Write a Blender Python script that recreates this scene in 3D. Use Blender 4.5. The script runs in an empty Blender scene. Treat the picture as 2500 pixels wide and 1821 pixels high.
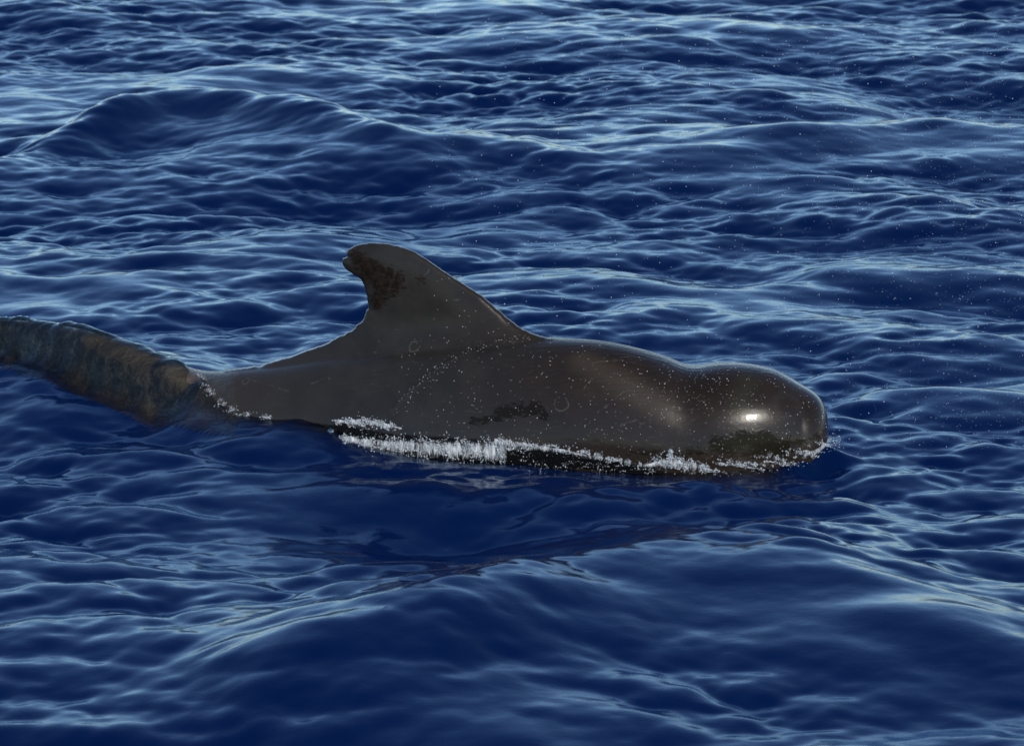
import bpy, bmesh, math, random
import numpy as np
from mathutils import Vector
from mathutils.bvhtree import BVHTree

R = math.radians
scene = bpy.context.scene
col = scene.collection
rng = np.random.default_rng(11)
random.seed(11)

# ------------------------------------------------------------------ camera
W0, H0 = 2268.0, 1652.0                 # pixel frame in which positions were read off
HFOV = R(13.3); PITCH = R(12.5); CAM = np.array([0.0, 0.0, 5.22])
FPX = W0 / 2 / math.tan(HFOV / 2)
cam_data = bpy.data.cameras.new('camera')
cam_data.sensor_width = 36
cam_data.angle = HFOV
cam_data.clip_start = 0.1
cam_data.clip_end = 20000
cam_data.dof.use_dof = True
cam_data.dof.focus_distance = 22.4
cam_data.dof.aperture_fstop = 5.6
cam = bpy.data.objects.new('camera', cam_data)
cam.location = CAM.tolist()
cam.rotation_euler = (R(90) - PITCH, 0, 0)
col.objects.link(cam)
scene.camera = cam

# ------------------------------------------------------------------ sky, sun, exposure
SUN_EL, SUN_AZ = R(31), R(154)          # azimuth clockwise from +Y: behind the camera, to its right
world = bpy.data.worlds.new('World')
scene.world = world
world.use_nodes = True
wn = world.node_tree.nodes
bg = wn['Background']
sky = wn.new('ShaderNodeTexSky')
sky.sky_type = 'NISHITA'
sky.sun_disc = False
sky.sun_elevation = SUN_EL
sky.sun_rotation = SUN_AZ
sky.air_density = .85
sky.dust_density = .15
sky.ozone_density = 2.5
world.node_tree.links.new(sky.outputs[0], bg.inputs[0])
bg.inputs[1].default_value = 0.15
sun_data = bpy.data.lights.new('sun', 'SUN')
sun_data.energy = 3.2
sun_data.angle = R(0.53)
sun_data.color = (1.0, 0.93, 0.82)
sun = bpy.data.objects.new('sun', sun_data)
sd = Vector((math.sin(SUN_AZ) * math.cos(SUN_EL), math.cos(SUN_AZ) * math.cos(SUN_EL), math.sin(SUN_EL)))
sun.rotation_euler = sd.to_track_quat('Z', 'Y').to_euler()
sun.location = (0, 0, 30)
col.objects.link(sun)
scene.view_settings.view_transform = 'Standard'
scene.view_settings.look = 'None'
scene.view_settings.gamma = 1.0
scene.view_settings.exposure = 0.25
scene.view_settings.use_curve_mapping = False
scene.render.engine = 'CYCLES'
scene.cycles.use_denoising = True
scene.cycles.max_bounces = 8
scene.cycles.transparent_max_bounces = 24
scene.cycles.sample_clamp_indirect = 4.0

# ------------------------------------------------------------------ helpers
def ray(px, py):
    """direction of the sight line through a photo pixel"""
    px = np.asarray(px, float); py = np.asarray(py, float)
    u = (px - W0 / 2) / FPX; v = -(py - H0 / 2) / FPX
    c, s = math.cos(PITCH), math.sin(PITCH)
    d = np.stack([u, c + v * s, -s + v * c], -1)
    return d / np.linalg.norm(d, axis=-1, keepdims=True)

def smooth(a, b, x):
    t = np.clip((x - a) / (b - a), 0, 1)
    return t * t * (3 - 2 * t)

def spline(xs, ys):
    """natural cubic spline through the points (xs ascending), linear beyond its ends"""
    xs = np.asarray(xs, float); ys = np.asarray(ys, float); n = len(xs)
    h = np.diff(xs); A = np.zeros((n, n)); b = np.zeros(n)
    A[0, 0] = A[-1, -1] = 1
    for i in range(1, n - 1):
        A[i, i - 1] = h[i - 1]; A[i, i] = 2 * (h[i - 1] + h[i]); A[i, i + 1] = h[i]
        b[i] = 6 * ((ys[i + 1] - ys[i]) / h[i] - (ys[i] - ys[i - 1]) / h[i - 1])
    M = np.linalg.solve(A, b)
    def f(x):
        x = np.asarray(x, float); xc = np.clip(x, xs[0], xs[-1])
        i = np.clip(np.searchsorted(xs, xc) - 1, 0, n - 2)
        t0 = xs[i + 1] - xc; t1 = xc - xs[i]; hh = h[i]
        return (M[i] * t0**3 + M[i + 1] * t1**3) / (6 * hh) + (ys[i] / hh - M[i] * hh / 6) * t0 + (ys[i + 1] / hh - M[i + 1] * hh / 6) * t1
    return f

def mesh_obj(name, verts, faces, mat, smooth_shade=True, link=True):
    verts = np.asarray(verts, np.float32); faces = np.asarray(faces, np.int32)
    me = bpy.data.meshes.new(name)
    nv, nf, k = len(verts), len(faces), faces.shape[1]
    me.vertices.add(nv); me.vertices.foreach_set('co', verts.ravel())
    me.loops.add(nf * k); me.loops.foreach_set('vertex_index', faces.ravel())
    me.polygons.add(nf)
    me.polygons.foreach_set('loop_start', np.arange(0, nf * k, k, dtype=np.int32))
    me.polygons.foreach_set('use_smooth', np.full(nf, smooth_shade, dtype=bool))
    me.update(calc_edges=True)
    if mat: me.materials.append(mat)
    o = bpy.data.objects.new(name, me)
    if link: col.objects.link(o)
    return o

def tag(o, label=None, cat=None, group=None, kind=None):
    if label: o['label'] = label
    if cat: o['category'] = cat
    if group: o['group'] = group
    if kind: o['kind'] = kind

class NT:
    """small node-tree helper"""
    def __init__(self, name):
        self.mat = bpy.data.materials.new(name); self.mat.use_nodes = True
        self.t = self.mat.node_tree; self.t.nodes.clear()
        self.out = self.t.nodes.new('ShaderNodeOutputMaterial')
    def n(self, typ, ins=None, **kw):
        nd = self.t.nodes.new(typ)
        for k, v in kw.items(): setattr(nd, k, v)
        for k, v in (ins or {}).items(): self.set(nd.inputs[k], v)
        return nd
    def set(self, sock, v):
        if isinstance(v, bpy.types.NodeSocket): self.t.links.new(v, sock)
        elif isinstance(v, bpy.types.Node): self.t.links.new(v.outputs[0], sock)
        else: sock.default_value = v
    def m(self, op, a, b=0.0, c=None, clamp=False):
        nd = self.n('ShaderNodeMath', operation=op, use_clamp=clamp)
        self.set(nd.inputs[0], a); self.set(nd.inputs[1], b)
        if c is not None: self.set(nd.inputs[2], c)
        return nd.outputs[0]
    def mapr(self, v, a, b, c=0.0, d=1.0):
        nd = self.n('ShaderNodeMapRange', interpolation_type='SMOOTHSTEP')
        for i, x in enumerate((v, a, b, c, d)): self.set(nd.inputs[i], x)
        return nd.outputs[0]
    def mixc(self, f, a, b):
        nd = self.n('ShaderNodeMix', data_type='RGBA')
        self.set(nd.inputs[0], f); self.set(nd.inputs[6], a); self.set(nd.inputs[7], b)
        return nd.outputs[2]
    def noise(self, vec, scale, detail=4, rough=0.55, dist=0.0):
        nd = self.n('ShaderNodeTexNoise', {'Vector': vec, 'Scale': scale, 'Detail': detail, 'Roughness': rough, 'Distortion': dist})
        return nd.outputs['Fac']
    def vmap(self, vec, scale=(1, 1, 1), rot=(0, 0, 0), loc=(0, 0, 0)):
        nd = self.n('ShaderNodeMapping', {'Vector': vec, 'Scale': scale, 'Rotation': rot, 'Location': loc})
        return nd.outputs[0]

# ------------------------------------------------------------------ the whale: where it lies
# plan curve of the spine: straight at the head, bending away towards the flukes
SPX = np.array([-20, 150, 300, 500, 700, 1000, 1250, 1450, 1650, 1840.0])
SPY = np.array([23.35, 22.98, 22.68, 22.33, 22.08, 21.86, 21.74, 21.68, 21.66, 21.66])
xs_m = (SPX - W0 / 2) * 0.00231
yc = spline(xs_m, SPY)
def yspine(x):
    x = np.asarray(x, float)
    return yc(x) + np.where(x < xs_m[0], (xs_m[0] - x) * 0.75, 0)
def on_plane(px, py):
    """photo pixel -> point on the upright surface over the spine"""
    d = ray(px, py); t = 22.0 / d[..., 1]
    for _ in range(12):
        t = yspine(t * d[..., 0]) / d[..., 1]
    return t * d[..., 0], CAM[2] + t * d[..., 2]

# back line (without the fin), read from the photograph
top_px = np.array([(0, 708), (100, 716), (200, 736), (300, 771), (380, 803), (435, 820), (490, 822), (560, 816), (640, 805), (720, 790), (800, 778), (900, 766),
                   (1000, 757), (1100, 752), (1200, 750), (1250, 752), (1320, 757), (1380, 767), (1440, 782), (1490, 799), (1525, 811),
                   (1545, 812), (1575, 808), (1625, 806), (1680, 812), (1730, 827), (1770, 850), (1800, 877), (1822, 911), (1831, 945)], float)
tx, tz = on_plane(top_px[:, 0], top_px[:, 1])
ztop = spline(tx[:-3], tz[:-3])
X_TIP = float(on_plane(1834, 955)[0])
Z_TIP = float(on_plane(1834, 955)[1])
X_CAP = tx[-4]                          # from here on the melon closes like a dome
def P(pairs):
    a = np.array(pairs, float)
    return spline((a[:, 0] - W0 / 2) * 0.00231, a[:, 1])
zbot = P([(-300, -.10), (0, -.04), (200, -.10), (435, -.30), (600, -.42), (800, -.55), (1000, -.63), (1200, -.66), (1400, -.60), (1550, -.52), (1680, -.42), (1800, -.30)])
wid = P([(-300, .10), (0, .10), (200, .15), (435, .195), (600, .255), (800, .34), (1000, .40), (1200, .405), (1400, .38), (1500, .373), (1560, .366), (1640, .342), (1720, .292), (1800, .22)])
pk = P([(-300, 1.7), (435, 1.5), (600, 1.5), (800, 1.6), (1000, 1.75), (1200, 2.0), (1400, 2.1), (1550, 2.2), (1700, 2.3), (1830, 2.3)])

def build_body():
    NS, NR = 230, 72
    x0 = (-430 - W0 / 2) * 0.00231
    u = np.linspace(0, 1, NS)
    xs = x0 + (X_TIP - x0) * (1 - (1 - u) ** 1.6)
    verts = []
    for x in xs:
        t = min(max((x - X_CAP) / (X_TIP - X_CAP), 0.0), 1.0)
        cap = max(1 - t ** 2.25, 0.0) ** (1 / 2.25)
        xx = min(x, X_CAP)
        zt = Z_TIP + (float(ztop(xx)) - Z_TIP) * cap if t > 0 else float(ztop(x))
        # let the profile keep its own slope as it enters the dome
        if t > 0:
            sl = (float(ztop(X_CAP)) - float(ztop(X_CAP - .01))) / .01
            zt += sl * (x - X_CAP) * cap * (1 - t)
        zb = float(zbot(x)) if t == 0 else Z_TIP + (float(zbot(X_CAP)) - Z_TIP) * cap
        w = float(wid(xx)) * (cap if t > 0 else 1)
        p = float(pk(xx))
        fl = float(smooth(-3.05, -3.5, x))            # flukes
        w = w * (1 - fl) + (0.62 * math.sin(min(max((x - x0) / .85, 0), 1) * math.pi) ** .7 + .01) * fl if fl > 0 else w
        if fl > 0:
            zc_ = -.22; hh = .07 * (1 - fl) + .03 * fl
            zt = zt * (1 - fl) + (zc_ + hh) * fl; zb = zb * (1 - fl) + (zc_ - hh) * fl
        zc = zt - (zt - zb) * .46
        zc = min(zc, zt - .004)
        cx = x; cy = float(yspine(x))
        dy = float(yspine(x + .01) - yspine(x - .01)) / .02
        nx, ny = -dy, 1.0; L = math.hypot(nx, ny); nx /= L; ny /= L
        for j in range(NR):
            a = 2 * math.pi * j / NR
            c, s = math.cos(a), math.sin(a)
            if s >= 0:
                # peaked upper half
                th = math.asin(min(s, 1))
                zz = zc + (zt - zc) * (abs(s) ** (2 / max(p, 1.0)) if p < 2 else abs(s) ** (2 / p))
                ww = w * math.copysign(abs(c) ** (2 / 2.15), c)
            else:
                zz = zc - (zc - zb) * abs(s); ww = w * c
            verts.append((cx + nx * ww, cy + ny * ww, zz))
    faces = []
    for i in range(NS - 1):
        for j in range(NR):
            k = (j + 1) % NR
            faces.append((i * NR + j, i * NR + k, (i + 1) * NR + k, (i + 1) * NR + j))
    c0 = len(verts)
    v = np.array(verts)
    verts.append(tuple(v[:NR].mean(0))); verts.append(tuple(v[-NR:].mean(0)))
    tri = [(c0, (j + 1) % NR, j) for j in range(NR)] + [(c0 + 1, (NS - 1) * NR + j, (NS - 1) * NR + (j + 1) % NR) for j in range(NR)]
    return verts, faces + tri

# dorsal fin: outline of the photo laid on the spine's upright plane, with a real fin section
fin_px = np.array([(500, 818), (560, 811), (610, 798), (660, 783), (700, 768), (735, 753), (762, 740), (783, 728), (789, 716), (801, 710), (806, 698), (814, 682), (813, 664), (806, 634), (798, 618),
                   (780, 607), (764, 596), (757, 583), (758, 571), (767, 569), (769, 566), (764, 561), (770, 553), (782, 545), (800, 539), (835, 536),
                   (880, 543), (915, 555), (950, 576), (990, 604), (1030, 630), (1065, 652), (1100, 682), (1130, 708), (1158, 728), (1185, 740), (1215, 748), (1260, 756)], float)
def build_fin():
    fin_pts = []
    for i, (a_, b_) in enumerate(zip(fin_px[:-1], fin_px[1:])):
        fin_pts.append(a_)
        if i < 12:                                       # worn, nicked edge behind the fin
            for t_ in (.33, .66):
                fin_pts.append(a_ + (b_ - a_) * t_ + np.array([0, random.uniform(-3.2, 3.8)]))
    fin_pts = np.array(fin_pts + [fin_px[-1]])
    fx, fz = on_plane(fin_pts[:, 0], fin_pts[:, 1])
    base_x = np.linspace(fx[-1], fx[0], 60)
    base_z = np.minimum(ztop(base_x) - .10, .6)
    # densify the outline
    ox, oz = [], []
    for i in range(len(fx) - 1):
        n = max(2, int(math.hypot(fx[i + 1] - fx[i], fz[i + 1] - fz[i]) / .008))
        for t in np.linspace(0, 1, n, endpoint=False):
            ox.append(fx[i] + (fx[i + 1] - fx[i]) * t); oz.append(fz[i] + (fz[i + 1] - fz[i]) * t)
    outl = np.stack([ox, oz], 1)
    poly = np.concatenate([outl, np.stack([base_x, base_z], 1)])
    g = .0075
    gx = np.arange(poly[:, 0].min() - .02, poly[:, 0].max() + .02, g)
    gz = np.arange(poly[:, 1].min() - .02, poly[:, 1].max() + .02, g)
    X, Z = np.meshgrid(gx, gz, indexing='ij')
    q = np.stack([X.ravel(), Z.ravel()], 1)
    ins = np.zeros(len(q), bool)
    n = len(poly); j = n - 1
    for i in range(n):
        xi, zi = poly[i]; xj, zj = poly[j]
        if zi != zj:
            cnd = ((zi > q[:, 1]) != (zj > q[:, 1])) & (q[:, 0] < (xj - xi) * (q[:, 1] - zi) / (zj - zi) + xi)
            ins ^= cnd
        j = i
    dist = np.full(len(q), 1e9)
    for k in range(0, len(outl), 40):
        dd = np.hypot(q[:, None, 0] - outl[None, k:k + 40, 0], q[:, None, 1] - outl[None, k:k + 40, 1]).min(1)
        dist = np.minimum(dist, dd)
    above = q[:, 1] - ztop(q[:, 0])
    e = np.clip(dist / .16, 0, 1)
    th = .011 + .040 * np.sqrt(e * (2 - e))
    th = th + np.clip(.045 * np.exp(-above / .07), 0, .17) * np.clip(dist / .12, 0, 1) ** .7
    ins = ins.reshape(X.shape); th = th.reshape(X.shape)
    # boundary vertices pinched thin
    verts, idx = [], -np.ones((2,) + X.shape, int)
    cell = ins[:-1, :-1] & ins[1:, :-1] & ins[:-1, 1:] & ins[1:, 1:]
    use = np.zeros_like(ins)
    use[:-1, :-1] |= cell; use[1:, :-1] |= cell; use[:-1, 1:] |= cell; use[1:, 1:] |= cell
    for sgn in (0, 1):
        ii = np.argwhere(use)
        for a, b in ii:
            idx[sgn, a, b] = len(verts)
            x = X[a, b]; s = -1 if sgn == 0 else 1
            verts.append((x, float(yspine(x)) + s * th[a, b], Z[a, b]))
    faces = []
    for a, b in np.argwhere(cell):
        f = [idx[0, a, b], idx[0, a + 1, b], idx[0, a + 1, b + 1], idx[0, a, b + 1]]
        h = [idx[1, a, b], idx[1, a, b + 1], idx[1, a + 1, b + 1], idx[1, a + 1, b]]
        faces += [f, h]
        for (da, db, p0, p1) in ((0, -1, (a, b), (a + 1, b)), (1, 0, (a + 1, b), (a + 1, b + 1)), (0, 1, (a + 1, b + 1), (a, b + 1)), (-1, 0, (a, b + 1), (a, b))):
            na, nb = a + da, b + db
            if na < 0 or nb < 0 or na >= cell.shape[0] or nb >= cell.shape[1] or not cell[na, nb]:
                faces.append([idx[0][p0], idx[1][p0], idx[1][p1], idx[0][p1]])
    return verts, faces

bv, bf = build_body()
fv, ff = build_fin()
tmp = bpy.data.meshes.new('whale_source')
nb = len(bv)
tmp.from_pydata([tuple(map(float, p)) for p in bv] + [tuple(map(float, p)) for p in fv], [], [tuple(int(k) for k in f) for f in bf] + [tuple(int(k) + nb for k in f) for f in ff])
src = bpy.data.objects.new('whale_source', tmp)
col.objects.link(src)
md = src.modifiers.new('union', 'REMESH'); md.mode = 'VOXEL'; md.voxel_size = .008; md.use_smooth_shade = True
sm = src.modifiers.new('relax', 'SMOOTH'); sm.factor = .5; sm.iterations = 6
dg = bpy.context.evaluated_depsgraph_get(); dg.update()
whale_mesh = bpy.data.meshes.new_from_object(src.evaluated_get(dg))
bpy.data.objects.remove(src, do_unlink=True)
whale_mesh.name = 'pilot_whale'
WB = np.array([0.0, 21.9, 0.0])         # origin of the animal on the water line
nvw = len(whale_mesh.vertices)
wv = np.empty(nvw * 3, np.float32); whale_mesh.vertices.foreach_get('co', wv); wv = wv.reshape(-1, 3)
bm = bmesh.new(); bm.from_mesh(whale_mesh)
bvh = BVHTree.FromBMesh(bm); bm.free()
whale_mesh.vertices.foreach_set('co', (wv - WB).astype(np.float32).ravel()); whale_mesh.update()
whale_mesh.polygons.foreach_set('use_smooth', np.ones(len(whale_mesh.polygons), bool))
whale = bpy.data.objects.new('pilot_whale', whale_mesh)
whale.location = WB.tolist()
col.objects.link(whale)
tag(whale, 'dark grey-brown pilot whale surfacing with hooked dorsal fin and round melon head', 'whale')

def hit_whale(px, py):
    d = ray(px, py)
    r = bvh.ray_cast(Vector(CAM.tolist()), Vector(d.tolist()))
    return None if r[0] is None else np.array(r[0])

# ------------------------------------------------------------------ the sea surface
def fft_field(N, L, lam_lo, lam_hi, slope_pow, wind, spread, iso, seed):
    r = np.random.default_rng(seed)
    k1 = np.fft.fftfreq(N, L / N) * 2 * np.pi
    KX, KY = np.meshgrid(k1, k1, indexing='ij')
    K = np.hypot(KX, KY); K[0, 0] = 1
    S = K ** (-slope_pow)
    k_lo, k_hi = 2 * np.pi / lam_hi, 2 * np.pi / lam_lo
    S *= np.exp(-(k_lo / K) ** 4) * np.exp(-(K / k_hi) ** 3)
    c = (KX * math.cos(wind) + KY * math.sin(wind)) / K
    S *= iso + np.abs(c) ** spread
    S[0, 0] = 0
    spec = np.fft.fft2(r.standard_normal((N, N))) * np.sqrt(S)
    h = np.fft.ifft2(spec).real
    sc = 1 / h.std()
    dx = np.fft.ifft2(-1j * KX / K * spec).real * sc
    dy = np.fft.ifft2(-1j * KY / K * spec).real * sc
    return h * sc, dx, dy, L

def sample(F, L, x, y):
    N = F.shape[0]
    u = (x / L * N) % N; v = (y / L * N) % N
    i = np.floor(u).astype(int) % N; j = np.floor(v).astype(int) % N
    a = u - np.floor(u); b = v - np.floor(v)
    a = a; b = b
    i1 = (i + 1) % N; j1 = (j + 1) % N
    return F[i, j] * (1 - a) * (1 - b) + F[i1, j] * a * (1 - b) + F[i, j1] * (1 - a) * b + F[i1, j1] * a * b

BANDS = [  # field, height rms, chop, coarsest grid that can carry it
    (fft_field(1024, 61.0, 1.6, 7.0, 3.6, R(66), 2.0, .10, 3), .050, 1.2, .5),
    (fft_field(1024, 23.0, .42, 1.9, 3.6, R(82), 2.5, .16, 5), .0175, 1.1, .16),
    (fft_field(1024, 9.7, .10, .62, 4.2, R(93), 1.8, .24, 8), .0072, .75, .035),
]
GUST = fft_field(256, 61.0, 1.5, 6.0, 2.5, R(90), 1.0, 1.0, 17)[0]     # patches of rougher and smoother water
def axis(lo, hi, step, far, growth):
    a = np.arange(lo, hi, step)
    ext = []; s = step; p = a[-1]
    while p < far[1]: s *= growth; p += s; ext.append(p)
    pre = []; s = step; p = a[0]
    while p > far[0]: s *= growth; p -= s; pre.append(p)
    return np.concatenate([pre[::-1], a, ext])
gx = axis(-4.6, 4.6, .0125, (-9000, 9000), 1.13)
gy = axis(15.0, 40.5, .0235, (-300, 14000), 1.13)
cellx = np.gradient(gx); celly = np.gradient(gy)
GX, GY = np.meshgrid(gx, gy, indexing='ij')
CELL = np.maximum(cellx[:, None], celly[None, :])

def ambient(x, y, cell):
    h = np.zeros_like(x); dx = np.zeros_like(x); dy = np.zeros_like(x)
    for (F, FX, FY, L), amp, chop, cmin in BANDS:
        if cmin < .1: amp = amp * np.clip(1 + .38 * sample(GUST, 61.0, x, y), .35, 1.9)
        f = amp * np.clip(1.6 - cell / cmin, 0, 1) if cmin < .5 else amp * np.clip(2.0 - cell / 1.2, 0, 1)
        h += f * sample(F, L, x, y); dx += chop * f * sample(FX, L, x, y); dy += chop * f * sample(FY, L, x, y)
    return h, dx, dy

def whale_gap(x, y):
    """rough plan distance to the whale's side"""
    xc = np.clip(x, -3.2, X_TIP - .25)
    d = np.hypot(x - xc, y - yspine(xc))
    return d - np.clip(wid(xc), .08, .45)

# single large waves that stand out: crest line in the photo, height, near face, back
CRESTS = [
    ([(0, 290), (120, 260), (250, 225), (390, 198), (500, 206), (580, 222), (650, 236), (760, 255), (900, 285)], .22, .8, 1.3),
    ([(1300, 340), (1500, 325), (1700, 312), (1900, 285), (2050, 272), (2400, 305)], .12, .9, 1.1),
    ([(520, 1450), (800, 1385), (1000, 1340), (1250, 1262), (1450, 1210), (1700, 1195), (2150, 1240)], .20, 1.5, 1.1),
]
def crest_field(x, y):
    h = np.zeros_like(x); calm = np.zeros_like(x)
    for pts, amp, sn, sb in CRESTS:
        p = np.array(pts, float); d = ray(p[:, 0], p[:, 1]); t = (amp - CAM[2]) / d[:, 2]
        cx, cy = t * d[:, 0], t * d[:, 1]
        f = spline(cx, cy)
        dy = y - f(np.clip(x, cx[0], cx[-1])); L = cx[-1] - cx[0]
        env = smooth(cx[0] - .3, cx[0] + .3 * L, x) * smooth(cx[-1] + .3, cx[-1] - .3 * L, x)
        s_ = np.where(dy < 0, sn, sb)
        h += amp * env * (1 / np.cosh(np.clip(dy / s_ * 1.5, -30, 30)) ** 2)
        calm = np.maximum(calm, env * np.exp(-((dy + sn * .6) / (sn * .6)) ** 2))
    return h, calm

H, DX, DY = ambient(GX, GY, CELL)
hc, calm = crest_field(GX, GY)
H = H * (1 - .55 * calm) + hc
near = np.exp(-(np.clip(whale_gap(GX, GY), 0, 50) / .35) ** 2)
H *= 1 - .3 * near
rip2 = np.exp(-((np.clip(whale_gap(GX, GY), -.3, 50) - .45) / .55) ** 2)
H += rip2 * .0042 * np.clip(1.6 - CELL / .035, 0, 1) * sample(BANDS[2][0][0], 9.7, GX * 1.25 + 3.1, GY * 1.25 + 5.7)
chopk = (1 - near) * (1 - .55 * calm)
DX *= chopk; DY *= chopk

# where the water meets the animal (pixels along the visible water line on its side)
line_px = [(1828, 985), (1812, 1005), (1790, 1020), (1740, 1032), (1690, 1038), (1640, 1042), (1580, 1045), (1520, 1047), (1460, 1048), (1400, 1047), (1330, 1044), (1260, 1038),
           (1190, 1031), (1115, 1026), (1030, 1021), (950, 1015), (870, 1000), (810, 980), (750, 955), (700, 938), (640, 928), (570, 924), (520, 915), (485, 893), (462, 866), (448, 842)]
anchors = []
for px, py in line_px:
    p = hit_whale(px, py)
    if p is not None: anchors.append((p[0], p[1], p[2]))
# water closes over the tail stock
for x in np.linspace(-1.8, -3.0, 8):
    for off in (-.42, -.2, .35):
        anchors.append((x, float(yspine(x)) + off, .05 + .11 * float(smooth(-1.9, -2.6, x))))
# the far side and the open water around are calm
for x in np.linspace(-3.4, 2.6, 16):
    anchors.append((x, float(yspine(x)) + 1.5, 0)); anchors.append((x, float(yspine(x)) - 1.35, .03 if x < 1 else 0))
for x in np.linspace(-1.6, 1.0, 9):
    anchors.append((x, float(yspine(x)) - .85, .045))
anchors = np.array(anchors)
def grid_lookup(F, x, y):
    i = np.clip(np.searchsorted(gx, x) - 1, 0, len(gx) - 2); j = np.clip(np.searchsorted(gy, y) - 1, 0, len(gy) - 2)
    a = np.clip((x - gx[i]) / (gx[i + 1] - gx[i]), 0, 1); b = np.clip((y - gy[j]) / (gy[j + 1] - gy[j]), 0, 1)
    return F[i, j] * (1 - a) * (1 - b) + F[i + 1, j] * a * (1 - b) + F[i, j + 1] * (1 - a) * b + F[i + 1, j + 1] * a * b
for px, py, z in [(1560, 1062, -.03), (1700, 1058, -.03), (1800, 1040, -.02), (1850, 1000, 0), (1900, 1012, 0), (1930, 965, .0), (1890, 960, .02), (2000, 1000, 0)]:
    d = ray(px, py); t = (z - CAM[2]) / d[2]
    anchors = np.vstack([anchors, [t * d[0], t * d[1], z]])
ix = (gx > -5.5) & (gx < 5.5); iy = (gy > 18.5) & (gy < 26.5)
sub = np.ix_(ix, iy)
for SIG, reg in ((.32, .08), (.085, .02)):
    want = anchors[:, 2] - grid_lookup(H, anchors[:, 0], anchors[:, 1])
    d2 = (anchors[:, None, 0] - anchors[None, :, 0]) ** 2 + (anchors[:, None, 1] - anchors[None, :, 1]) ** 2
    wts = np.linalg.solve(np.exp(-d2 / (2 * SIG ** 2)) + reg * np.eye(len(anchors)), want)
    corr = np.zeros((ix.sum(), iy.sum()))
    for (ax, ay, az), w in zip(anchors, wts):
        corr += w * np.outer(np.exp(-(gx[ix] - ax) ** 2 / (2 * SIG ** 2)), np.exp(-(gy[iy] - ay) ** 2 / (2 * SIG ** 2)))
    H[sub] += corr

# a thin sheet of water is drawn up over the tail stock
tail = (GX > -3.6) & (GX < -1.2) & (np.abs(GY - yspine(GX)) < .5)
ti = np.argwhere(tail)
lift = np.full(H.shape, -1.0)
for i, j in ti:
    r = bvh.ray_cast(Vector((GX[i, j], GY[i, j], 1.5)), Vector((0, 0, -1)))
    if r[0] is not None: lift[i, j] = r[0].z
film = .03 - .10 * smooth(-1.78, -1.55, GX)
tgt = lift + film
k_ = .05
a_ = np.clip((tgt - H) / k_, -30, 30)
Hs = np.where(tail & (lift > -.9), H + k_ * np.log1p(np.exp(a_)), H)
r0, r1, c0_, c1_ = ti[:, 0].min() - 12, ti[:, 0].max() + 12, ti[:, 1].min() - 12, ti[:, 1].max() + 12
blk = Hs[r0:r1, c0_:c1_].copy()
for _ in range(10):
    blk[1:-1] = .25 * blk[:-2] + .5 * blk[1:-1] + .25 * blk[2:]
    blk[:, 1:-1] = .4 * blk[:, 1:-1] + .3 * (blk[:, :-2] + blk[:, 2:]) if _ < 3 else blk[:, 1:-1]
wgt = tail.astype(float)[r0:r1, c0_:c1_]
for _ in range(10):
    wgt[1:-1] = .25 * wgt[:-2] + .5 * wgt[1:-1] + .25 * wgt[2:]
    wgt[:, 1:-1] = .25 * wgt[:, :-2] + .5 * wgt[:, 1:-1] + .25 * wgt[:, 2:]
wgt *= smooth(-1.5, -1.75, GX[r0:r1, c0_:c1_])
(F3, _a, _b, L3), A3 = BANDS[2][0], BANDS[2][1]
blk = blk + A3 * 1.3 * sample(F3, L3, GX[r0:r1, c0_:c1_], GY[r0:r1, c0_:c1_])
H[r0:r1, c0_:c1_] = H[r0:r1, c0_:c1_] * (1 - wgt) + blk * wgt
cover = (GX < -1.7) & (lift > -.9)
H = np.where(cover, np.maximum(H, lift + .012 * smooth(-1.7, -1.8, GX)), H)
# how thick the water over the animal is -> how clear it looks there
clear = np.zeros_like(H)
for i, j in np.argwhere((GX > -3.6) & (GX < 1.8) & (whale_gap(GX, GY) < .34)):
    r = bvh.find_nearest(Vector((GX[i, j], GY[i, j], H[i, j])), .4)
    if r[0] is not None: clear[i, j] = math.exp(-(r[3] / (.30 if GX[i, j] < -1.4 else .12)) ** 1.5)

clear *= 1 - smooth(1.25, 1.45, GX)
# foam spread on the surface: bands read from the photograph, as distances on the water
def band_mask(pts, P3):
    q = P3 - CAM
    c, s_ = math.cos(PITCH), math.sin(PITCH)
    dep = q[:, 1] * c - q[:, 2] * s_; up = q[:, 1] * s_ + q[:, 2] * c
    px = q[:, 0] / dep * FPX + W0 / 2; py = H0 / 2 - up / dep * FPX
    p = np.array(pts, float); best = np.zeros(len(px))
    for (x0, y0, w0), (x1, y1, w1) in zip(p[:-1], p[1:]):
        L2 = (x1 - x0) ** 2 + (y1 - y0) ** 2
        t = np.clip(((px - x0) * (x1 - x0) + (py - y0) * (y1 - y0)) / L2, 0, 1)
        d = np.hypot(px - x0 - t * (x1 - x0), py - y0 - t * (y1 - y0)) / (w0 + t * (w1 - w0))
        best = np.maximum(best, np.clip(1.25 - d * .75, 0, 1))
    return best
FOAM_BANDS = [[(740, 934, 3), (800, 937, 8), (840, 940, 8), (880, 948, 3)],
              [(755, 970, 3), (820, 983, 10), (900, 992, 15), (1000, 998, 17), (1080, 1002, 17), (1112, 1002, 14)],
              [(1110, 982, 8), (1190, 988, 6), (1290, 1004, 4), (1380, 1024, 3)],
              [(1430, 1028, 4), (1480, 1026, 9), (1520, 1033, 8), (1570, 1040, 3)]]
foam_at = np.zeros_like(H)
fsel = np.argwhere((GX > -1.3) & (GX < 1.3) & (GY > 20.4) & (GY < 22.2))
P3 = np.stack([GX[fsel[:, 0], fsel[:, 1]], GY[fsel[:, 0], fsel[:, 1]], H[fsel[:, 0], fsel[:, 1]]], 1)
for bnd in FOAM_BANDS:
    foam_at[fsel[:, 0], fsel[:, 1]] = np.maximum(foam_at[fsel[:, 0], fsel[:, 1]], band_mask(bnd, P3))

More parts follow.
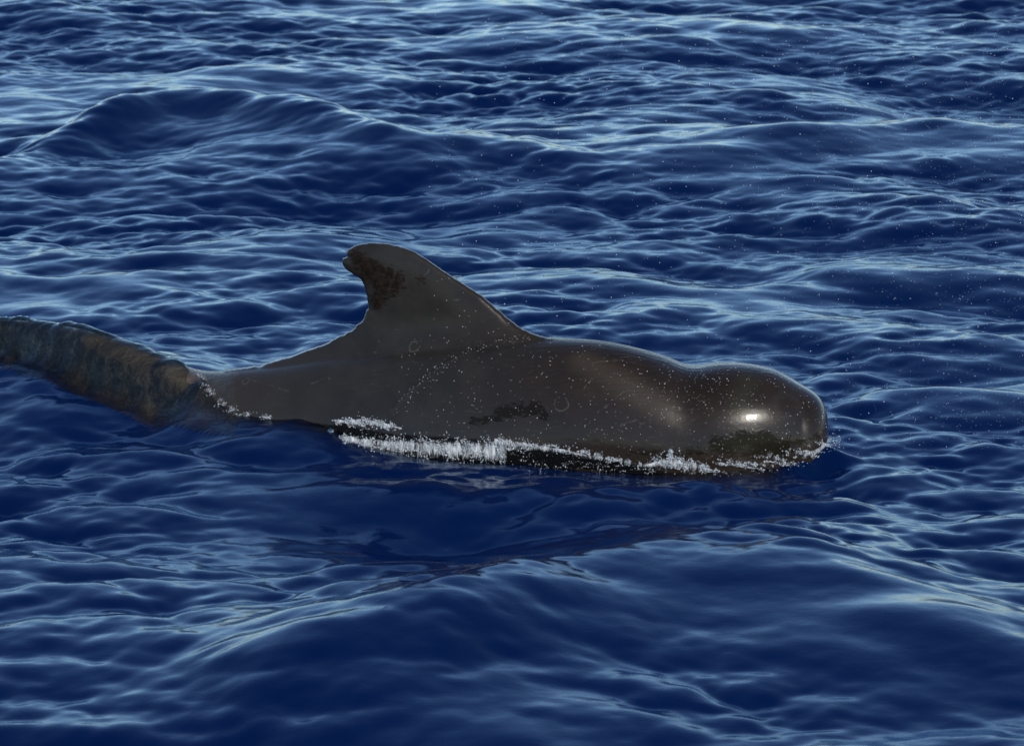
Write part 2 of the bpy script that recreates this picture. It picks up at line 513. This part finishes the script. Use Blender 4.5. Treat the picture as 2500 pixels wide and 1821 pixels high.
nx_, ny_ = len(gx), len(gy)
SEA = np.stack([GX + DX, GY + DY, H], -1).reshape(-1, 3)
ii = np.arange((nx_ - 1) * (ny_ - 1)); a = ii // (ny_ - 1); b = ii % (ny_ - 1)
F = np.stack([a * ny_ + b, (a + 1) * ny_ + b, (a + 1) * ny_ + b + 1, a * ny_ + b + 1], 1)

wm = NT('sea_water')
geo = wm.n('ShaderNodeNewGeometry')
pos = geo.outputs['Position']
att = wm.n('ShaderNodeAttribute', attribute_name='clear')
n1 = wm.noise(wm.vmap(pos, (1, 1.25, 1)), 14.0, 5, .6, .6)
n2 = wm.noise(wm.vmap(pos, (.7, 1.3, 1), (0, 0, .5)), 46.0, 3, .55, .3)
hgt = wm.m('ADD', wm.m('MULTIPLY', n1, wm.m('ADD', .0024, wm.m('MULTIPLY', att.outputs['Fac'], .012))), wm.m('MULTIPLY', n2, .0006))
bump = wm.n('ShaderNodeBump', {'Strength': .55, 'Distance': 1.0, 'Height': hgt})
# light scattered back from the deep water does not follow the slope of the ripples, so its normal is level
deep = wm.n('ShaderNodeBsdfDiffuse', {'Color': (.0, .0086, .053, 1), 'Normal': wm.n('ShaderNodeCombineXYZ', {2: 1.0})})
tr = wm.n('ShaderNodeBsdfTransparent', {'Color': (.80, .86, .88, 1)})
gl = wm.n('ShaderNodeBsdfGlossy', {'Color': (.72, .83, .91, 1), 'Roughness': .07, 'Normal': bump})
fr = wm.n('ShaderNodeFresnel', {'IOR': 1.25, 'Normal': bump})
under = wm.n('ShaderNodeMixShader', {0: att.outputs['Fac'], 1: deep.outputs[0], 2: tr.outputs[0]})
mx = wm.n('ShaderNodeMixShader', {0: fr.outputs[0], 1: under.outputs[0], 2: gl.outputs[0]})
fat = wm.n('ShaderNodeAttribute', attribute_name='foam')
fn = wm.noise(wm.vmap(pos, (1, .5, .8)), 42, 5, .7, 1.5)
ff_ = wm.mapr(wm.m('ADD', wm.m('MULTIPLY', fat.outputs['Fac'], .42), wm.m('MULTIPLY', wm.m('SUBTRACT', fn, .5), 1.15)), .28, .50)
ff_ = wm.m('MULTIPLY', ff_, wm.mapr(fat.outputs['Fac'], 0, .25))
fo = wm.n('ShaderNodeBsdfPrincipled', {'Base Color': (.62, .66, .70, 1), 'Roughness': .3, 'IOR': 1.33, 'Normal': bump})
mx2 = wm.n('ShaderNodeMixShader', {0: ff_, 1: mx.outputs[0], 2: fo.outputs[0]})
wm.set(wm.out.inputs[0], mx2.outputs[0])
sea = mesh_obj('sea', SEA, F, wm.mat)
at = sea.data.attributes.new('clear', 'FLOAT', 'POINT')
at.data.foreach_set('value', clear.astype(np.float32).ravel())
at = sea.data.attributes.new('foam', 'FLOAT', 'POINT')
at.data.foreach_set('value', foam_at.astype(np.float32).ravel())
tag(sea, kind='structure')

# ------------------------------------------------------------------ skin of the whale
sk = NT('whale_skin')
tc = sk.n('ShaderNodeTexCoord'); oc = tc.outputs['Object']
def skin_pt(px, py):
    p = hit_whale(px, py)
    if p is None:
        x, z = on_plane(px, py); p = np.array([x, float(yspine(x)), z])
    return p - WB
def vm(op, a, b=None):
    nd = sk.n('ShaderNodeVectorMath', operation=op)
    sk.set(nd.inputs[0], a)
    if b is not None: sk.set(nd.inputs[1], b)
    return nd
def dist_to(p, vec=None):
    return vm('DISTANCE', vec or oc, tuple(float(k) for k in p)).outputs['Value']
def seg_dist(pa, pb, vec=None):
    a = tuple(float(k) for k in pa); ba = np.asarray(pb) - np.asarray(pa)
    rel = vm('SUBTRACT', vec or oc, a).outputs[0]
    h = sk.m('DIVIDE', vm('DOT_PRODUCT', rel, tuple(float(k) for k in ba)).outputs['Value'], float(ba.dot(ba)), clamp=True)
    sc_ = sk.n('ShaderNodeVectorMath', operation='SCALE'); sc_.inputs[0].default_value = ba.tolist(); sk.set(sc_.inputs['Scale'], h)
    return vm('DISTANCE', rel, sc_.outputs[0]).outputs['Value']
def union(vals):
    r = vals[0]
    for v in vals[1:]: r = sk.m('MAXIMUM', r, v)
    return r
# coordinates stirred by noise, for ragged edges of the dark reflections painted on the skin
wn1 = sk.n('ShaderNodeTexNoise', {'Vector': sk.vmap(oc, (1, 1, 2.2)), 'Scale': 17.0, 'Detail': 5.0, 'Roughness': .68})
wv_ = sk.n('ShaderNodeVectorMath', operation='SCALE'); sk.set(wv_.inputs[0], vm('SUBTRACT', wn1.outputs['Color'], (.5, .5, .5)).outputs[0]); wv_.inputs['Scale'].default_value = .16
wob = vm('ADD', oc, wv_.outputs[0]).outputs[0]
wv2 = sk.n('ShaderNodeVectorMath', operation='SCALE'); sk.set(wv2.inputs[0], vm('SUBTRACT', wn1.outputs['Color'], (.5, .5, .5)).outputs[0]); wv2.inputs['Scale'].default_value = .03
wob2 = vm('ADD', oc, wv2.outputs[0]).outputs[0]
K = .00231
sq_ = sk.m('MULTIPLY', sk.m('SUBTRACT', sk.noise(sk.vmap(oc, (1, 1, 2.6)), 34.0, 3, .6, .6), .5), .13)
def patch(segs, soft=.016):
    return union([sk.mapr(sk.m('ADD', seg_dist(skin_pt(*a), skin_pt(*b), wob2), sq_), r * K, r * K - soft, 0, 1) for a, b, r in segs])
fin_refl = patch([((790, 570), (815, 600), 20), ((815, 600), (868, 628), 32), ((850, 640), (835, 668), 20), ((930, 618), (938, 624), 7)])  # dark reflections on fin, flank and jaw, painted as skin patches
flank_refl = patch([((1105, 915), (1190, 905), 17), ((1050, 932), (1110, 925), 11), ((1190, 905), (1205, 920), 12)])
jaw_refl = patch([((1590, 985), (1740, 990), 22), ((1640, 975), (1700, 975), 24), ((1400, 1004), (1560, 1000), 8), ((1740, 985), (1815, 965), 7)])
big = sk.noise(oc, 1.5, 4, .6)
mid = sk.noise(oc, 6, 6, .62)
fine = sk.noise(oc, 55, 4, .6)
sep = sk.n('ShaderNodeSeparateXYZ', {0: oc})
fore = sk.mapr(sk.m('ADD', sep.outputs[0], sk.m('MULTIPLY', mid, .5)), -.5, .75)       # browner towards the head
grey = sk.mixc(sk.mapr(mid, .3, .75), (.0160, .0148, .0136, 1), (.0240, .0222, .0204, 1))
brown = sk.mixc(sk.mapr(mid, .3, .75), (.0110, .0068, .0038, 1), (.0180, .0116, .0070, 1))
c = sk.mixc(sk.m('MULTIPLY', fore, sk.mapr(big, .3, .6, .35, 1)), grey, brown)
tailb = sk.mapr(sep.outputs[0], -.8, -1.5)
c = sk.mixc(sk.m('MULTIPLY', tailb, .8), c, (.0310, .0240, .0185, 1))
blaze = sk.mapr(seg_dist(skin_pt(1290, 800), skin_pt(1480, 908), wob2), .115, .0, 0, 1)
caustic = sk.m('MULTIPLY', sk.mapr(sep.outputs[0], -1.45, -1.7), sk.mapr(sk.noise(sk.vmap(oc, (.5, 1, 1.5), (0, -.4, 0)), 9.0, 7, .72, .5), .40, .78))
tail_lit = sk.mapr(sep.outputs[0], -1.5, -1.75)
c = sk.mixc(tail_lit, c, (.046, .035, .026, 1))  # tail skin brightened to stand for light focused by the water film
c = sk.mixc(caustic, c, (.14, .10, .066, 1))  # caustic light under the water painted as pale mottling of the tail
c = sk.mixc(sk.m('MULTIPLY', blaze, .85), c, (.034, .026, .0185, 1))
olive = sk.mapr(seg_dist(skin_pt(1655, 840), skin_pt(1640, 900), wob2), .10, .0, 0, 1)
c = sk.mixc(sk.m('MULTIPLY', olive, .6), c, (.020, .019, .010, 1))
brow = sk.mapr(sk.m('ABSOLUTE', sk.m('SUBTRACT', dist_to(skin_pt(1745, 900), wob2), .07)), .035, .0, 0, 1)
c = sk.mixc(sk.m('MULTIPLY', brow, .2), c, (.028, .028, .026, 1))
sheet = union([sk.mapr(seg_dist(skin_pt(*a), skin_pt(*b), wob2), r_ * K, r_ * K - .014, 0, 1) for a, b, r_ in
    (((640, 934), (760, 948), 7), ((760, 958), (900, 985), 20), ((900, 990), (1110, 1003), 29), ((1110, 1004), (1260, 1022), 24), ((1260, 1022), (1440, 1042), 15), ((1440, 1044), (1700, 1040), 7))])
refl_wet = union([fin_refl, flank_refl, jaw_refl, sheet])  # painted reflections together with the dark water sheet
c = sk.mixc(fin_refl, c, sk.mixc(sk.mapr(sk.noise(oc, 38, 4, .7), .35, .7), (.008, .0060, .0053, 1), (.021, .0158, .0138, 1)))
c = sk.mixc(sk.m('MULTIPLY', flank_refl, .65), c, (.0045, .0042, .0040, 1))
c = sk.mixc(sheet, c, (.0030, .0030, .0034, 1))  # dark water sheet along the lower flank, painted into the skin colour
c = sk.mixc(jaw_refl, c, (.0090, .0078, .0045, 1))
# fine rake marks and scratches
scr = []
for rot, sc_, off in (((0, .5, 0), (4, 4, 90), 1.0), ((0, -.9, 0), (5, 5, 110), 4.0), ((0, 1.3, 0), (6, 6, 120), 9.0)):
    nz = sk.noise(sk.vmap(oc, sc_, rot, (off, off, 0)), 1.6, 3, .6, .4)
    scr.append(sk.mapr(nz, .66, .74, 0, 1))
scr = sk.m('MULTIPLY', union(scr), sk.mapr(sk.noise(oc, 3.3, 2, .5), .42, .62))
c = sk.mixc(sk.m('MULTIPLY', scr, .42), c, (.07, .062, .055, 1))
# round bite scars and single long scratches
scars = []
for (px, py, r, keep) in ((918, 768, 12, .42), (834, 768, 13, .56), (1243, 895, 15, .42), (545, 843, 9, .5), (735, 832, 8, .55), (600, 850, 10, .58), (1010, 800, 9, .56)):
    ring = sk.mapr(sk.m('ABSOLUTE', sk.m('SUBTRACT', dist_to(skin_pt(px, py), wob2), r * K)), .0048, .001, 0, 1)
    scars.append(sk.m('MULTIPLY', ring, sk.mapr(sk.noise(oc, 26, 1, .5), keep - .05, keep + .06)))
for a, b in (((1322, 914), (1387, 864)), ((1375, 942), (1409, 931)), ((1313, 804), (1377, 797)), ((1330, 801), (1390, 790)), ((560, 842), (640, 866)), ((940, 609), (952, 598)), ((1418, 940), (1440, 930)), ((690, 850), (715, 838)), ((1005, 664), (1014, 664))):
    scars.append(sk.m('MULTIPLY', sk.mapr(seg_dist(skin_pt(*a), skin_pt(*b), wob2), .0055, .001, 0, 1), .8))
c = sk.mixc(sk.m('MULTIPLY', union(scars), .22), c, (.15, .135, .12, 1))
# relief: skin, film of water running off the back, rippled film behind the fin
streak = sk.noise(sk.vmap(oc, (5, 40, 40), (0, .12, 0)), 1.0, 4, .6, .5)
topm = sk.m('MULTIPLY', sk.mapr(sep.outputs[2], .33, .46), sk.mapr(sep.outputs[0], -.1, .15))
run = sk.noise(sk.vmap(oc, (60, 60, 14), (0, -.35, 0)), 1.0, 4, .65, .8)
runm = sk.mapr(seg_dist(skin_pt(900, 930), skin_pt(1040, 800), wob2), .26, .10, 0, 1)
tailr = sk.mapr(sep.outputs[0], -1.38, -1.50)
rip = sk.noise(sk.vmap(oc, (34, 34, 48)), 1.0, 5, .65, 1.2)
hsum = sk.m('ADD', sk.m('MULTIPLY', mid, .004), sk.m('MULTIPLY', fine, .0007))
hsum = sk.m('ADD', hsum, sk.m('MULTIPLY', sk.m('MULTIPLY', streak, topm), .013))
hsum = sk.m('ADD', hsum, sk.m('MULTIPLY', sk.m('MULTIPLY', run, runm), .0055))
fold = union([sk.mapr(seg_dist(skin_pt(*a), skin_pt(*b), wob2), .022, .0, 0, 1) for a, b in (((1180, 752), (1090, 758)), ((1090, 758), (1000, 795)), ((1000, 795), (930, 850)), ((930, 850), (870, 905)))])
hsum = sk.m('ADD', hsum, sk.m('MULTIPLY', fold, .006))
hsum = sk.m('ADD', hsum, sk.m('MULTIPLY', sk.m('MULTIPLY', rip, tailr), .030))
hsum = sk.m('ADD', hsum, sk.m('MULTIPLY', sk.m('MULTIPLY', fine, refl_wet), .0012))
hsum = sk.m('ADD', hsum, sk.m('MULTIPLY', sk.m('MULTIPLY', sk.noise(sk.vmap(oc, (45, 45, 16)), 1.0, 4, .65, 1.0), sheet), .012))
hb = sk.n('ShaderNodeBump', {'Strength': .45, 'Distance': 1.0, 'Height': hsum})
rough = sk.m('ADD', sk.mapr(big, .3, .7, .20, .28), sk.m('MULTIPLY', refl_wet, -.10))
sp = sk.n('ShaderNodeBsdfPrincipled', {'Base Color': c, 'Roughness': rough, 'IOR': 1.40, 'Normal': hb, 'Specular IOR Level': sk.m('SUBTRACT', sk.mapr(sep.outputs[2], .42, .58, .24, .18), sk.m('MULTIPLY', refl_wet, .22)), 'Coat Weight': sk.m('MULTIPLY', sk.m('SUBTRACT', .36, sk.m('MULTIPLY', refl_wet, .15)), sk.mapr(sep.outputs[2], .45, .58, 1.0, .1)), 'Coat Roughness': .035, 'Coat IOR': 1.33, 'Coat Normal': hb})
sk.set(sk.out.inputs[0], sp.outputs[0])
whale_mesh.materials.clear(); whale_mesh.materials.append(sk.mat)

# ------------------------------------------------------------------ white water, spray and drops
def first_hit(px, py):
    """sight line -> first point on the whale or on the water"""
    d = ray(px, py); n = len(d); out = np.zeros((n, 3)); tb = np.full(n, 99.0)
    ts = np.arange(18.0, 27.0, .02)
    for k in range(n):
        X = d[k, 0] * ts; Y = d[k, 1] * ts; Z = CAM[2] + d[k, 2] * ts
        below = Z < grid_lookup(H, X, Y)
        t = ts[np.argmax(below)] if below.any() else 26.9
        r = bvh.ray_cast(Vector(CAM.tolist()), Vector(d[k].tolist()))
        if r[0] is not None and r[3] < t: t = r[3]
        out[k] = CAM + d[k] * t; tb[k] = t
    return out, tb, d

ICO = bmesh.new(); bmesh.ops.create_icosphere(ICO, subdivisions=1, radius=1)
ico_v = np.array([v.co[:] for v in ICO.verts]); ico_f = np.array([[v.index for v in f.verts] for f in ICO.faces]); ICO.free()
def beads(name, P_, rad, mat, label, cat, squash=.35, seed=1):
    r = np.random.default_rng(seed); n = len(P_)
    sc3 = rad[:, None] * (1 + squash * r.uniform(-1, 1, (n, 3)))
    q = r.standard_normal((n, 4)); q /= np.linalg.norm(q, axis=1, keepdims=True)
    w, x, y, z = q.T
    Rm = np.stack([1 - 2 * (y*y + z*z), 2 * (x*y - z*w), 2 * (x*z + y*w), 2 * (x*y + z*w), 1 - 2 * (x*x + z*z), 2 * (y*z - x*w), 2 * (x*z - y*w), 2 * (y*z + x*w), 1 - 2 * (x*x + y*y)], 1).reshape(n, 3, 3)
    base = P_.mean(0)
    V = np.einsum('nij,nkj->nki', Rm, ico_v[None] * sc3[:, None, :]) + (P_ - base)[:, None, :]
    Fc = ico_f[None] + (np.arange(n) * len(ico_v))[:, None, None]
    o = mesh_obj(name, V.reshape(-1, 3), Fc.reshape(-1, 3), mat)
    o.location = base.tolist()
    tag(o, label, cat, kind='stuff')
    return o

def along(pts, n, spread, r):
    p = np.array(pts, float); L = np.r_[0, np.cumsum(np.hypot(*np.diff(p[:, :2], axis=0).T))]
    s_ = r.uniform(0, L[-1], n)
    x = np.interp(s_, L, p[:, 0]); y = np.interp(s_, L, p[:, 1])
    sp_ = np.interp(s_, L, p[:, 2]) if p.shape[1] > 2 else spread
    return x + r.normal(0, 3, n), y + r.normal(0, 1, n) * sp_
fr_ = np.random.default_rng(21)
def clumped(x, y, keep):
    """thin the cloud so that it gathers into clots and threads"""
    f = np.zeros_like(x)
    for k in range(9):
        a = fr_.uniform(0, 2 * np.pi); lam = fr_.uniform(14, 70)
        f += np.sin((x * np.cos(a) + 2.2 * y * np.sin(a)) * 2 * np.pi / lam + fr_.uniform(0, 6.28))
    m = f > np.quantile(f, 1 - keep)
    return x[m], y[m]
def white_water(name, specs, label, lift, rlo, rhi, mat, seed):
    r = np.random.default_rng(seed); PX, PY, LF = [], [], []
    for pts, n, keep, lf in specs:
        x, y = along(pts, n, 6, r); x, y = clumped(x, y, keep)
        PX.append(x); PY.append(y); LF.append(np.full(len(x), lf))
    px = np.concatenate(PX); py = np.concatenate(PY); lf = np.concatenate(LF)
    Pt, t, d = first_hit(px, py)
    Pt = Pt + np.stack([0 * px, -r.uniform(0, .02, len(px)), np.abs(r.normal(0, 1, len(px))) * lf], 1)
    rad = np.exp(r.uniform(math.log(rlo), math.log(rhi), len(px)))
    return beads(name, Pt, rad, mat, label, 'foam', .5, seed)

fm = NT('foam')
fp = fm.n('ShaderNodeNewGeometry').outputs['Position']
fb = fm.n('ShaderNodeBsdfPrincipled', {'Base Color': fm.mixc(fm.noise(fp, 40, 3), (.38, .42, .46, 1), (.80, .82, .84, 1)), 'Roughness': .25, 'IOR': 1.33})
ft = fm.n('ShaderNodeBsdfTransparent', {'Color': (.9, .93, .95, 1)})
fx_ = fm.n('ShaderNodeMixShader', {0: fm.mapr(fm.noise(fp, 55, 3, .6), .34, .60, .10, .82), 1: fb.outputs[0], 2: ft.outputs[0]})
fm.set(fm.out.inputs[0], fx_.outputs[0])

dm = NT('clear_drops')
dgl = dm.n('ShaderNodeBsdfGlossy', {'Roughness': .05}); dtr = dm.n('ShaderNodeBsdfTransparent', {'Color': (.9, .92, .94, 1)})
dfr = dm.n('ShaderNodeFresnel', {'IOR': 1.45})
dmx = dm.n('ShaderNodeMixShader', {0: dm.m('ADD', dfr.outputs[0], .25), 1: dtr.outputs[0], 2: dgl.outputs[0]})
dm.set(dm.out.inputs[0], dmx.outputs[0])

sm_ = NT('spray')
sb_ = sm_.n('ShaderNodeBsdfPrincipled', {'Base Color': (.6, .63, .66, 1), 'Roughness': .1, 'IOR': 1.33})  # pale base colour stands in for sun glints on the drops
sm_.set(sm_.out.inputs[0], sb_.outputs[0])

fs = NT('foam_sheet')
fu = fs.n('ShaderNodeAttribute', attribute_name='fu').outputs['Fac']; fv_ = fs.n('ShaderNodeAttribute', attribute_name='fv').outputs['Fac']
vec = fs.n('ShaderNodeCombineXYZ', {0: fs.m('ADD', fs.m('MULTIPLY', fu, 48.0), fs.m('MULTIPLY', fv_, .6)), 1: fs.m('MULTIPLY', fv_, 2.1)}).outputs[0]
st1 = fs.noise(vec, 1.0, 6, .72, 1.4)
st2 = fs.noise(fs.n('ShaderNodeCombineXYZ', {0: fs.m('MULTIPLY', fu, 9.0), 1: fs.m('MULTIPLY', fv_, .9), 2: 3.0}).outputs[0], 1.0, 3, .6)
edge = fs.m('SUBTRACT', 1.0, fs.m('POWER', fs.m('ABSOLUTE', fs.m('SUBTRACT', fs.m('MULTIPLY', fv_, 2.0), 1.0)), 2.0))
dens = fs.m('ADD', fs.m('MULTIPLY', edge, .52), fs.m('ADD', fs.m('MULTIPLY', fs.m('SUBTRACT', st1, .5), 1.5), fs.m('MULTIPLY', fs.m('SUBTRACT', st2, .5), 1.1)))
al = fs.m('MULTIPLY', fs.mapr(dens, .22, .62), fs.mapr(edge, .0, .25))
fsb = fs.n('ShaderNodeBsdfPrincipled', {'Base Color': fs.mixc(fs.mapr(dens, .3, .9), (.30, .33, .37, 1), (.84, .85, .86, 1)), 'Roughness': .25, 'IOR': 1.33,
           'Normal': fs.n('ShaderNodeBump', {'Strength': .8, 'Distance': .02, 'Height': st1})})
fsx = fs.n('ShaderNodeMixShader', {0: al, 1: fs.n('ShaderNodeBsdfTransparent').outputs[0], 2: fsb.outputs[0]})
fs.set(fs.out.inputs[0], fsx.outputs[0])
def foam_sheet(bands, label, lump, seed):
    r_ = np.random.default_rng(seed); VV, FF, UU, WW = [], [], [], []; off = 0
    for pts in bands:
        p = np.array(pts, float); L = np.r_[0, np.cumsum(np.hypot(*np.diff(p[:, :2], axis=0).T))]
        nu, nv = max(8, int(L[-1] / 2.4)), 17
        s_ = np.linspace(0, L[-1], nu)
        cx = np.interp(s_, L, p[:, 0]); cy = np.interp(s_, L, p[:, 1]); w = np.interp(s_, L, p[:, 2])
        V = np.linspace(-1, 1, nv)
        PX = np.repeat(cx[:, None], nv, 1); PY = cy[:, None] + w[:, None] * V[None]
        Pt, _, d = first_hit(PX.ravel(), PY.ravel())
        g = np.zeros((nu, nv))
        for k in range(14):
            a_, b_ = r_.uniform(.06, .5), r_.uniform(-3, 3)
            g += np.sin(s_[:, None] * a_ + V[None] * b_ + r_.uniform(0, 6.28)) / 3.7
        Lm = (lump * (1.0 + .7 * g) * (1 - V[None] ** 2) * np.clip(w[:, None] / 12, .2, 1)).ravel()
        Pt = Pt - d * (.006 + np.abs(Lm) * .6)[:, None] + np.stack([0 * Lm, 0 * Lm, np.abs(Lm) * .6], 1)
        i_ = np.arange((nu - 1) * (nv - 1)); a_ = i_ // (nv - 1); b_ = i_ % (nv - 1)
        FF.append(np.stack([a_ * nv + b_, (a_ + 1) * nv + b_, (a_ + 1) * nv + b_ + 1, a_ * nv + b_ + 1], 1) + off)
        VV.append(Pt); UU.append(np.repeat(s_[:, None] / 100 + r_.uniform(0, 9), nv, 1).ravel()); WW.append(np.repeat((V[None] + 1) / 2, nu, 0).ravel())
        off += nu * nv
    VV = np.concatenate(VV); base = VV.mean(0)
    o = mesh_obj('foam_sheet', VV - base, np.concatenate(FF), fs.mat); o.location = base.tolist()
    for nm, val in (('fu', UU), ('fv', WW)):
        at_ = o.data.attributes.new(nm, 'FLOAT', 'POINT'); at_.data.foreach_set('value', np.concatenate(val).astype(np.float32))
    tag(o, label, 'foam', kind='stuff')
foam_sheet([[(735, 932, 3), (790, 936, 9), (840, 940, 9), (890, 950, 3)],
            [(750, 968, 5), (820, 984, 13), (900, 992, 20), (1000, 997, 23), (1080, 1000, 25), (1122, 1002, 24)],
            [(1095, 980, 10), (1160, 988, 11), (1230, 997, 7), (1300, 1010, 3)]], 'streaky white water sliding off the flank under the dorsal fin', .012, 51)
foam_sheet([[(1425, 1032, 4), (1470, 1026, 12), (1510, 1028, 15), (1560, 1037, 7)], [(1780, 1010, 4), (1810, 1000, 9), (1834, 982, 8)]], 'torn white water round the chin and cheek of the whale', .010, 52)

white_water('foam', [
    ([(745, 934, 3), (800, 936, 6), (840, 939, 5), (875, 947, 3)], 1500, .5, .005),
    ([(760, 972, 4), (820, 982, 7), (900, 990, 11), (1000, 996, 13), (1080, 1000, 13), (1114, 1000, 12)], 6500, .42, .008),
    ([(1105, 990, 12), (1114, 1005, 12)], 700, .7, .006),
    ([(1110, 982, 7), (1180, 990, 6)], 700, .5, .004),
], 'white broken water along the flank below the dorsal fin', .01, .0011, .0040, fm.mat, 31)
white_water('foam', [
    ([(1440, 1026, 5), (1480, 1024, 9), (1510, 1030, 8), (1565, 1040, 4)], 1900, .5, .010),
    ([(1484, 1014, 5), (1487, 1004, 3)], 500, .9, .01),
], 'white splash curling up beneath the cheek of the whale', .01, .0011, .0038, fm.mat, 32)
white_water('foam', [
    ([(1190, 985, 3), (1280, 1000, 4), (1360, 1018, 4), (1430, 1030, 3)], 2200, .5, .002),
    ([(1130, 1020, 10), (1250, 1028, 9), (1350, 1035, 7), (1450, 1042, 4)], 420, .6, .002),
    ([(1560, 1036, 6), (1650, 1030, 9), (1740, 1020, 10), (1800, 1003, 10), (1838, 978, 9)], 4600, .38, .003),
    ([(1835, 985, 8), (1860, 978, 10)], 120, .7, .02),
], 'glittering string of bubbles at the water line from flank to snout', .003, .0009, .0034, fm.mat, 33)
white_water('foam', [
    ([(440, 825, 7), (462, 862, 8), (490, 895, 7), (530, 915, 4), (600, 924, 2)], 900, .6, .001),  # pale beads in place of sun sparkle on the rippled film
    ([(375, 785, 4), (430, 808, 5), (490, 798, 7)], 90, .5, .001),
    ([(165, 714, 2), (280, 745, 3)], 12, .7, .0),
], 'scattered bubbles and beads imitating sun glints on the thin water over the tail stock', .002, .0010, .0030, fm.mat, 34)

# drops lying on the skin
r = np.random.default_rng(41)
fx2, fy2 = along([(1190, 748, 4), (1100, 756, 5), (1000, 795, 8), (930, 850, 10), (870, 910, 10)], 110, 6, r)
bx = np.concatenate([r.uniform(1280, 1830, 430), r.normal(1560, 90, 170), r.uniform(880, 1300, 130), fx2])
by = np.concatenate([r.uniform(760, 1030, 430), r.normal(860, 45, 170), r.uniform(745, 945, 130), fy2])
pts = [(hit_whale(x, y)) for x, y in zip(bx, by)]
pts = np.array([p for p in pts if p is not None])
beads('water_beads', pts, np.exp(r.uniform(math.log(.0007), math.log(.0022), len(pts))), sm_.mat, 'tiny bright water drops sprinkled over the head and back', 'drops', .3, 5)

# fine spray hanging in the air around and beyond the head
n = 3400
sx = np.concatenate([r.uniform(950, 2330, 1300), 2330 - np.abs(r.normal(0, 420, n - 1300))])
sy = np.concatenate([r.uniform(30, 1080, 1300), r.uniform(60, 1000, n - 1300)])
m = (sx > 700) & (sy < 1010); sx, sy = sx[m], sy[m]
d = ray(sx, sy); t = r.uniform(19.5, 23.0, len(sx))
Pa = CAM + d * t[:, None]
ok = Pa[:, 2] > .12
rad = np.where(np.arange(len(sx)) < 1300 * m[:1300].mean(), np.exp(r.uniform(math.log(.0008), math.log(.0021), len(sx))), np.exp(r.uniform(math.log(.0006), math.log(.0013), len(sx))))
beads('spray', Pa[ok], rad[ok], sm_.mat, 'fine drifting spray of droplets in the air above and ahead of the head', 'spray', .3, 6)

# one clear bubble riding on the water beside the flank
Pb, _, _ = first_hit(np.array([734.0]), np.array([956.0]))
bmv = bmesh.new(); bmesh.ops.create_uvsphere(bmv, u_segments=24, v_segments=14, radius=.021)
me = bpy.data.meshes.new('bubble'); bmv.to_mesh(me); bmv.free()
me.materials.append(dm.mat)
me.polygons.foreach_set('use_smooth', np.ones(len(me.polygons), bool))
bub = bpy.data.objects.new('bubble', me); bub.location = Pb[0].tolist(); col.objects.link(bub)
tag(bub, 'single clear air bubble floating beside the flank behind the white water', 'bubble')

# a lone fleck of foam on the open water
d_ = ray(519, 1571); t_ = np.arange(15, 22, .01)
k_ = np.argmax(CAM[2] + d_[2] * t_ < grid_lookup(H, d_[0] * t_, d_[1] * t_))
rr = np.random.default_rng(77); fl = rr.normal(0, 1, (16, 3)) * (.006, .006, .003)
V = (ico_v[None] * rr.uniform(.003, .006, (16, 1, 1)) + fl[:, None]).reshape(-1, 3)
fleck = mesh_obj('foam_fleck', V, (ico_f[None] + (np.arange(16) * len(ico_v))[:, None, None]).reshape(-1, 3), sm_.mat)
fleck.location = (CAM + d_ * t_[k_]).tolist()
tag(fleck, 'lone white fleck of foam on the dark open water in front of the whale', 'foam')
